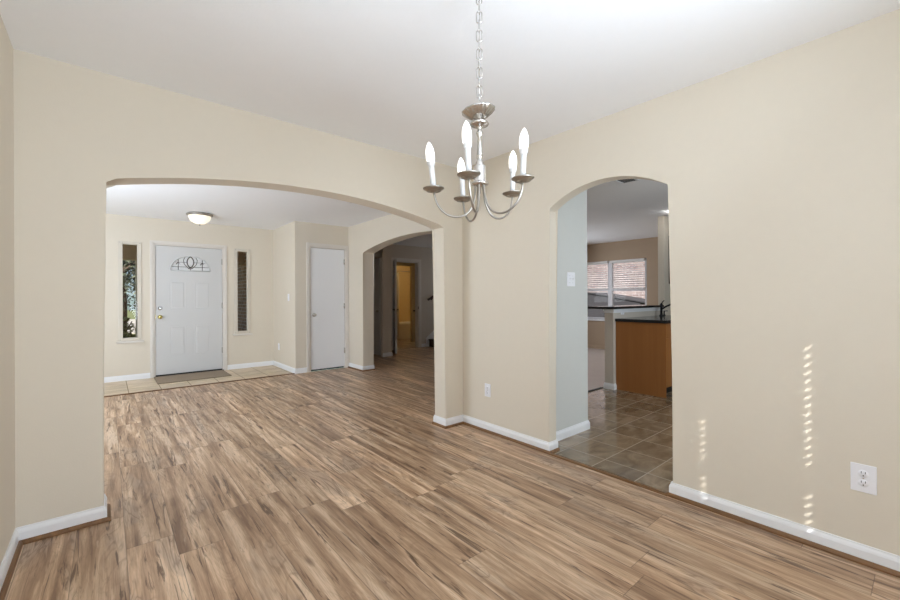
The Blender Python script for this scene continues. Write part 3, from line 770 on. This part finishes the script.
def vent(name, x0, x1, y0, y1, label, n=7):
    v = thing(name, ((x0 + x1) / 2, (y0 + y1) / 2, H), label, 'vent', )
    mb = MB(); t = .022; z0 = H - .010; z1 = H - .0005
    mb.box(x0, x0 + t, y0, y1, z0, z1, .003); mb.box(x1 - t, x1, y0, y1, z0, z1, .003); mb.box(x0 + t, x1 - t, y0, y0 + t, z0, z1, .003); mb.box(x0 + t, x1 - t, y1 - t, y1, z0, z1, .003)
    mb.build('frame', M['trim'], v)
    MB().box(x0 + t, x1 - t, y0 + t, y1 - t, z1 - .002, z1).build('backing', M['ventgrey'], v)
    mb = MB(); 
    for i in range(n):
        q = y0 + t + (y1 - y0 - 2 * t) * (i + .5) / n
        mb.hexa([(x0 + t, q - .006, z0 + .001), (x1 - t, q - .006, z0 + .001), (x1 - t, q - .0045, z0 + .001), (x0 + t, q - .0045, z0 + .001), (x0 + t, q + .003, z1 - .002), (x1 - t, q + .003, z1 - .002), (x1 - t, q + .0045, z1 - .002), (x0 + t, q + .0045, z1 - .002)])
    mb.build('louvers', M['trim'], v)
    return v
vent('ceiling_vent', 3.97, 4.30, 1.98, 2.17, 'square air vent on the dark kitchen ceiling under the arch top')
vent('ceiling_vent', 2.36, 2.62, 4.72, 4.86, 'small air vent on the white foyer ceiling by the wide arch')

# ------------------------------------------------------------------ wall plates
def plate_root(name, c, nrm, label, cat, w=.072, h=.117):
    """wall plate at c facing nrm ('-x' or '-y'); returns root and a mapper (a along the wall, z up, d out)"""
    t = thing(name, c, label, cat)
    if nrm == '-x': f = lambda a, z, d: (c[0] - d, c[1] - a, c[2] + z)
    else: f = lambda a, z, d: (c[0] + a, c[1] - d, c[2] + z)
    def bx(a0, a1, z0, z1, d0, d1, bev=0):
        p, q = f(a0, z0, d0), f(a1, z1, d1); mb = MB()
        return mb.box(min(p[0], q[0]), max(p[0], q[0]), min(p[1], q[1]), max(p[1], q[1]), p[2], q[2], bev)
    bx(-w / 2, w / 2, -h / 2, h / 2, 0, .006, .0025).build('cover_plate', M['plate'], t)
    return t, bx, f
def outlet(c, nrm, label, w=.072, h=.117):
    t, bx, f = plate_root('wall_outlet', c, nrm, label, 'outlet', w, h)
    ax = (-1, 0, 0) if nrm == '-x' else (0, -1, 0)
    for zc in (.021, -.021):
        so = MB().lathe(f(0, zc, .006), [(.0175, 0), (.017, .0015), (0, .0015)], 24, ax).build('socket', M['plate'], t)
        for a in (-.0065, .0065): bx(a - .0012, a + .0012, zc + .001, zc + .010, .0075, .0082).build('slot', M['dark'], so)
        MB().lathe(f(0, zc - .008, .0075), [(.0026, 0), (.0026, .0007), (0, .0007)], 12, ax).build('slot', M['dark'], so)
    MB().lathe(f(0, 0, .006), [(.003, 0), (.003, .001), (0, .001)], 12, ax).build('screw', M['nickel'], t)
    return t
def switch(c, nrm, label, gangs=1, w=.072, h=.117):
    t, bx, f = plate_root('light_switch', c, nrm, label, 'switch', w, h)
    ax = (-1, 0, 0) if nrm == '-x' else (0, -1, 0)
    for g in range(gangs):
        a = (g - (gangs - 1) / 2) * .046
        bx(a - .006, a + .006, -.012, .012, .006, .008).build('toggle_slot', M['plate'], t)
        bx(a - .004, a + .004, -.002, .011, .008, .017, .001).build('toggle', M['plate'], t)
        for zz in (-.03, .03): MB().lathe(f(a, zz, .006), [(.003, 0), (.003, .001), (0, .001)], 10, ax).build('screw', M['nickel_dark'], t)
    return t
outlet((XB, .204, .381), '-x', 'large white duplex outlet low on the right wall, nearest the camera', .084, .126)
outlet((XB, 2.578, .372), '-x', 'small white outlet low on the wall between the two arches')
outlet((5.235, 2.66, 1.005), '-y', 'white outlet on the half wall behind the granite countertop', .09, .072)
outlet((SX, 7.38, .36), '-x', 'faint white outlet low on the wall beside the entry tiles')
switch((3.085, KY, 1.36), '-y', 'white two-gang switch on the grey-green wall in the kitchen arch', 2, .118, .122)
switch((SX, 6.87, 1.22), '-x', 'white light switch between the front door and the closet')

# ------------------------------------------------------------------ foyer things
dm = thing('doormat', (1.0, 7.38, .002), 'grey-brown doormat lying on the tiles at the front door', 'mat')
MB().box(.535, 1.475, 7.03, 7.655, .002, .011, .003).build('mat_body', M['mat'], dm)
MB().box(.535, 1.475, 7.03, 7.06, .011, .0135, .001).box(.535, 1.475, 7.625, 7.655, .011, .0135, .001).box(.535, .565, 7.06, 7.625, .011, .0135, .001).box(1.445, 1.475, 7.06, 7.625, .011, .0135, .001).build('border', M['mat'], dm)
cl = thing('foyer_ceiling_lamp', (1.03, 6.86, H), 'lit dome lamp with metal rim on the foyer ceiling', 'lamp')
MB().lathe((1.03, 6.86, H), [(0, -.001), (.150, -.001), (.168, -.012), (.166, -.028), (.150, -.040), (.141, -.034), (0, -.03)], 40).build('rim', M['nickel_dark'], cl)
MB().lathe((1.03, 6.86, H), [(.146, -.034), (.142, -.055), (.126, -.090), (.099, -.122), (.065, -.143), (.02, -.152), (0, -.153)], 40).build('glass_bowl', M['dome'], cl)
MB().lathe((1.03, 6.86, H), [(0, -.150), (.008, -.150), (.014, -.158), (.010, -.168), (.005, -.178), (0, -.180)], 16).build('finial', M['nickel_dark'], cl)

# ------------------------------------------------------------------ chandelier
CX, CY = 1.122, 1.1465
ch = thing('chandelier', (CX, CY, H), 'brushed nickel chandelier with five lit candle bulbs hanging from a chain', 'chandelier')
MB().lathe((CX, CY, H), [(0, -.001), (.062, -.001), (.062, -.008), (.05, -.022), (.02, -.03), (.006, -.04), (0, -.04)], 32).build('ceiling_canopy', M['nickel'], ch)
mb = MB(); z = H - .036; k = 0; zend = 1.945
while z > zend:
    L_, w_ = .046, .011
    ring = []
    for i in range(24):
        t = 2 * pi * i / 24; a, b = w_ * cos(t), (L_ / 2 - w_) * (1 if sin(t) >= 0 else -1) + w_ * sin(t)
        an = CAM_YAW + (0.15 if k % 2 == 0 else pi / 2 + .15)
        ring.append((CX + a * cos(-an), CY + a * sin(-an), z - L_ / 2 + b))
    mb.tube(ring, .0021, 7, closed=True); z -= .0365; k += 1
mb.tube([(CX, CY, H - .03), (CX + .004, CY, 2.3), (CX - .003, CY, 2.15), (CX, CY, 1.96)], .0016, 6)
mb.build('chain', M['nickel'], ch)
mb = MB().lathe((CX, CY, 0), [(0, 1.902), (.010, 1.901), (.017, 1.904), (.034, 1.914), (.052, 1.926), (.063, 1.937), (.066, 1.940), (.063, 1.9405), (.052, 1.932), (.028, 1.918), (0, 1.913)], 96, flute=.022, nfl=12)
bmesh.ops.rotate(mb.b, verts=mb.b.verts, cent=(CX, CY, 1.905), matrix=Matrix.Rotation(radians(-7), 3, fw))
mb.build('fluted_cup', M['nickel'], ch)
col_prof = [(0, 1.944), (.004, 1.943), (.006, 1.93), (.012, 1.908), (.014, 1.900), (.034, 1.893), (.037, 1.888), (.034, 1.883), (.016, 1.878), (.009, 1.872), (.0085, 1.862), (.013, 1.856), (.014, 1.850), (.010, 1.842),
            (.008, 1.835), (.0095, 1.80), (.012, 1.765), (.0125, 1.755), (.009, 1.748), (.013, 1.742), (.016, 1.736), (.013, 1.729), (.022, 1.722), (.024, 1.716), (.024, 1.664), (.026, 1.660), (.034, 1.656), (.034, 1.650), (.022, 1.645), (.006, 1.640), (.004, 1.615), (0, 1.612)]
MB().lathe((CX, CY, 0), col_prof, 32).build('column', M['nickel'], ch)
MB().tube([(CX + .014 * cos(t) * cos(CAM_YAW), CY - .014 * cos(t) * sin(CAM_YAW), 1.948 + .012 * sin(t)) for t in [2 * pi * i / 20 for i in range(20)]], .002, 7, closed=True).build('top_loop', M['nickel'], ch)
R_ARM, ZB = .182, 1.631
def bez(P, n=26):
    out = []
    for i in range(n + 1):
        t = i / n; q = [Vector(p) for p in P]
        while len(q) > 1: q = [a.lerp(b, t) for a, b in zip(q, q[1:])]
        out.append(q[0])
    return out
def make_arm():
    # built along +X with the origin at the chandelier root
    c0 = Vector((CX, CY, 0)); f = lambda r, z: c0 + Vector((r, 0, z))
    ln = bez([f(.017, 1.652), f(.018, 1.575), f(.035, 1.497), f(.105, 1.505), f(.178, 1.53), f(R_ARM, ZB)])
    a = MB().tube(ln, .0042, 9).build('arm', M['arm'], ch)
    MB().lathe(f(R_ARM, ZB), [(0, -.004), (.007, -.006), (.010, -.006), (.012, -.003), (.022, -.001), (.024, -.003), (.028, -.003), (.030, .001), (.039, .005), (.042, .008), (.042, .010), (.037, .008), (.020, .005), (.013, .005), (.013, .012), (0, .012)], 32).build('bobeche', M['nickel_dark'], a)
    tl = radians(4.0); ax = Vector((sin(tl), 0, cos(tl))); b0 = f(R_ARM, ZB + .004)
    MB().lathe(b0, [(0, 0), (.0108, 0), (.0108, .088), (.0105, .090), (0, .090)], 20, ax).build('candle_sleeve', M['candle'], a)
    bu = MB().lathe(b0, [(.0150, .108), (.0163, .122), (.0172, .134), (.0168, .147), (.0145, .160), (.0105, .172), (.0055, .182), (.0015, .187), (0, .188)], 20, ax).build('bulb', M['bulb'], a)
    MB().lathe(b0, [(0, .0895), (.0115, .0895), (.0135, .096), (.0160, .103), (.0168, .109), (.0150, .110), (0, .110)], 20, ax).build('bulb_collar', M['candle'], a)
    return a
arm0 = make_arm()
def arm_angle(k):                     # spacing seen from the camera: bearings in the view frame
    g = radians(-106.6 + 72 * k); d = rt * cos(g) + fw * sin(g); return atan2(d.y, d.x)
PIV = Vector((0, 0, 1.65 - H)); TILT = Matrix.Translation(PIV) @ Matrix.Rotation(radians(1.6), 4, -fw) @ Matrix.Translation(-PIV)
arm0.matrix_local = TILT @ Matrix.Rotation(arm_angle(0), 4, 'Z')
for k in range(1, 5):
    a = arm0.copy(); COL.objects.link(a); a.parent = ch; a.matrix_local = TILT @ Matrix.Rotation(arm_angle(k), 4, 'Z')
    for s_ in arm0.children:
        d = s_.copy(); COL.objects.link(d); d.parent = a

# ------------------------------------------------------------------ hall and bathroom
st = thing('staircase', (6.05, 7.6, 0), 'dark wooden stair steps rising at the end of the hall', 'stairs')
for i in range(4):
    x0 = 6.05 + i * .26
    MB().box(x0 + .02, x0 + .28, 7.1, HY - .028, i * .185, i * .185 + .16).build('riser', M['darkwood'], st)
    MB().box(x0 - .01, x0 + .29, 7.08, HY - .026, i * .185 + .16, (i + 1) * .185, .006).build('tread', M['darkwood'], st)
MB().poly([(5.98, .0), (5.98, .21), (7.15, 1.06), (7.15, .80), (7.15, 0)], HY - .024, HY - .002).build('skirt_board', M['trim'], st)
hr = thing('handrail', (6.05, HY - .07, 1.17), 'dark sloping handrail on the wall right of the bathroom doorway', 'handrail')
MB().tube([(6.0, HY - .07, 1.155), (6.05, HY - .07, 1.175), (7.15, HY - .07, 1.80)], .026, 12).build('rail', M['darkwood'], hr)
for xx in (6.16, 6.95):
    zz = 1.175 + (xx - 6.05) * .568
    MB().lathe((xx, HY, zz - .06), [(0, 0), (.03, 0), (.028, .006), (0, .007)], 16, (0, -1, 0)).tube([(xx, HY - .004, zz - .06), (xx, HY - .06, zz - .06), (xx, HY - .07, zz - .02)], .007, 8).build('bracket', M['bronze'], hr)
bt = thing('bathtub', (6.2, 10.1, 0), 'white bathtub in the yellow light of the bathroom', 'bathtub')
mb = MB(); mb.box(5.2, 7.6, 9.75, 9.82, .003, .45, .02); mb.box(5.2, 7.6, 10.68, 10.78, .003, .45, .02); mb.box(5.2, 5.3, 9.82, 10.68, .003, .45, .02); mb.box(7.5, 7.6, 9.82, 10.68, .003, .45, .02); mb.box(5.3, 7.5, 9.82, 10.68, .003, .12)
mb.build('basin', M['tub'], bt)
MB().box(5.18, 7.62, 9.73, 9.84, .45, .475, .008).build('rim', M['tub'], bt)
sc = tag(None or MB().box(0, 1, 0, 1, 0, 1).build('shower_curtain', M['tub']), 'pale shower curtain hanging over the bathtub', 'curtain')
bm = bmesh.new(); vs = []
for i in range(41):
    x_ = 5.25 + i * .026; yv = 9.70 + .022 * sin(i * 1.25)
    vs.append([bm.verts.new((x_, yv, .10)), bm.verts.new((x_, yv, 1.92)), bm.verts.new((x_, yv + .004, .10)), bm.verts.new((x_, yv + .004, 1.92))])
for A, B in zip(vs, vs[1:]):
    for (i, j) in ((0, 1), (3, 2), (1, 3), (2, 0)):
        f_ = bm.faces.new((A[i], A[j], B[j], B[i])); f_.smooth = True
bm.to_mesh(sc.data); bm.free()
sr = thing('shower_rod', (6.4, 9.70, 1.95), 'thin metal shower rod above the curtain', 'rod')
MB().tube([(4.815, 9.70, 1.95), (7.985, 9.70, 1.95)], .012, 10).build('rod', M['chrome'], sr)
MB().lathe((4.802, 9.70, 1.95), [(0, 0), (.03, 0), (.028, .012), (0, .014)], 16, (1, 0, 0)).build('flange', M['chrome'], sr)
MB().lathe((7.998, 9.70, 1.95), [(0, 0), (.03, 0), (.028, .012), (0, .014)], 16, (-1, 0, 0)).build('flange', M['chrome'], sr)
tb = thing('towel_bar', (6.62, 9.08, .85), 'dark towel bar on the olive bathroom wall', 'towel bar')
MB().tube([(6.36, 9.03, .85), (6.92, 9.03, .85)], .010, 8).build('bar', M['bronze'], tb)
for xx in (6.38, 6.90): MB().lathe((xx, 9.1, .85), [(0, 0), (.022, 0), (.02, .01), (.012, .02), (.012, .075), (0, .076)], 16, (0, -1, 0)).build('post', M['bronze'], tb)
bl = thing('bathroom_lamp', (6.3, 9.95, H), 'warm round lamp on the bathroom ceiling', 'lamp')
MB().lathe((6.3, 9.95, H), [(0, -.001), (.09, -.001), (.09, -.02), (0, -.02)], 24).build('base', M['nickel'], bl)
MB().lathe((6.3, 9.95, H), [(.11, -.02), (.11, -.05), (.08, -.09), (0, -.10)], 24).build('lamp_glass', emit('warm_bath_glass', (1, .76, .42, 1), 4), bl)
pl = bpy.data.lights.new('bathroom_bulb', 'POINT'); pl.energy = 4.5; pl.color = (1, .80, .50); pl.shadow_soft_size = .08
plo = bpy.data.objects.new('bathroom_bulb', pl); COL.objects.link(plo); plo.location = (6.3, 9.95, H - .2)

# ------------------------------------------------------------------ outdoors
struct(MB().box(-30, 40, DW + .15, 60, -.14, -.08).box(WX + .12, 40, -10, DW + .15, -.14, -.08).build('ground_lawn', M['lawn']), 'lawn in front of the house', 'lawn')
struct(MB().box(-2.2, 2.2, DW + .15, 9.7, -.08, -.03).box(.3, 3.6, 19, 32, -.079, -.05).build('ground_porch', M['concrete']), 'pale concrete porch and walk', 'porch')
struct(MB().box(2.2, 2.4, DW + .16, 13.5, -.08, 3.0).build('wall_garage', M['brick_dark']), 'dark brown brick wall seen in the right sidelight', 'wall')
struct(MB().box(-2.2, 2.2, 9.35, 9.6, 1.92, 2.6).box(-2.2, 2.2, DW + .16, 9.35, 2.45, 2.55).build('trim_porch', M['porch']), 'brown porch beam and soffit seen in the left sidelight', 'beam')
pp = thing('porch_post', (.62, 9.48, -.03), 'pale porch post in the left sidelight', 'post')
MB().box(.40, .56, 9.40, 9.55, -.03, 1.92, .008).build('shaft', M['concrete'], pp)
MB().box(.37, .59, 9.37, 9.58, -.03, .12, .01).build('plinth', M['concrete'], pp)

def leaves(mb, c, rad, n, size, seed):
    rnd = random.Random(seed)
    for _ in range(n):
        d = Vector((rnd.gauss(0, 1), rnd.gauss(0, 1), rnd.gauss(0, 1))).normalized()
        q = Vector(c) + Vector((d.x * rad[0], d.y * rad[1], d.z * rad[2])) * rnd.uniform(.45, 1.0)
        a = Vector((rnd.gauss(0, 1), rnd.gauss(0, 1), rnd.gauss(0, 1))).normalized(); b = a.orthogonal().normalized(); s_ = size * rnd.uniform(.6, 1.3)
        P = [q - a * s_, q + b * s_ * .4, q + a * s_, q - b * s_ * .4]
        f_ = mb.b.faces.new([mb.b.verts.new(p) for p in P])
def tree(x, y, h, rad, n, seed, label, leafmat='leaf'):
    t = thing('tree', (x, y, -.08), label, 'tree', )
    rnd = random.Random(seed); mb = MB()
    mb.tube([(x, y, -.1), (x + .05, y, h * .3), (x - .04, y + .05, h * .55), (x, y, h * .8)], [.16, .12, .10, .05], 9)
    for k in range(6):
        an = k * 1.05 + rnd.random(); z0 = h * rnd.uniform(.35, .6)
        mb.tube([(x, y, z0), (x + cos(an) * rad * .4, y + sin(an) * rad * .4, z0 + h * .12), (x + cos(an) * rad * .8, y + sin(an) * rad * .8, z0 + h * .28)], [.06, .04, .02], 6)
    mb.build('trunk', M['bark'], t)
    mb = MB(); leaves(mb, (x, y, h * .62), (rad, rad, h * .40), n * 4, .065, seed + 5); mb.build('foliage', M[leafmat], t)
tree(.22, 13.2, 3.9, 1.35, 1150, 3, 'dark leafy tree seen through the left sidelight')
hd = thing('hedge', (-1.6, 17.0, -.08), 'dark hedge behind the tree of the left sidelight', 'hedge')
mb = MB(); leaves(mb, (-1.6, 17.0, .55), (1.75, .5, .8), 1300, .11, 77); mb.build('foliage', M['leaf'], hd)
mb = MB()
for k in range(9): mb.tube([(-3.1 + k * .36, 17, -.1), (-3.05 + k * .36, 17.05, .5), (-3.12 + k * .36, 16.95, 1.0)], [.03, .02, .01], 6)
mb.build('stems', M['bark'], hd)
tree(1.3, 22.0, 6.0, 2.2, 1500, 15, 'distant tree behind the leafy tree of the left sidelight')
sh = thing('shrub', (.15, 10.6, -.08), 'light leafy shrub at the bottom of the left sidelight', 'shrub')
mb = MB(); leaves(mb, (.05, 10.6, .42), (.5, .45, .5), 900, .06, 31); mb.build('foliage', M['leaf2'], sh)
mb = MB()
for k in range(7): mb.tube([(.05, 10.6, -.1), (.05 + .12 * cos(k), 10.6 + .12 * sin(k), .3), (.05 + .34 * cos(k), 10.6 + .3 * sin(k), .75)], [.012, .009, .005], 6)
mb.build('stems', M['bark'], sh)

nh = thing('neighbor_house', (12.6, 4.5, -.08), 'pink brick house wall seen through the blinds', 'house')
MB().box(12.6, 13.6, -6, 16, -.08, 3.6).build('brick_wall', M['brick'], nh)
mb = MB(); mb.hexa([(12.1, -6.4, 3.5), (14, -6.4, 3.5), (14, 16.4, 3.5), (12.1, 16.4, 3.5), (13.2, -6.4, 4.3), (14, -6.4, 4.3), (14, 16.4, 4.3), (13.2, 16.4, 4.3)]); mb.build('roof', M['shingle'], nh)
lr = thing('lean_to_shed', (12.0, 7.4, -.08), 'grey sloping shed roof low behind the window panes', 'shed')

MB().poly([(5.32, -.08), (5.32, 1.05), (6.88, 1.31), (9.6, 1.31), (9.6, -.08)], 11.5, 12.5, 'yz').build('body', M['shingle'], lr)
MB().poly([(5.10, 1.013), (5.10, 1.05), (6.88, 1.35), (9.8, 1.35), (9.8, 1.31), (6.88, 1.31)], 11.47, 12.55, 'yz').build('roof', M['shingle'], lr)
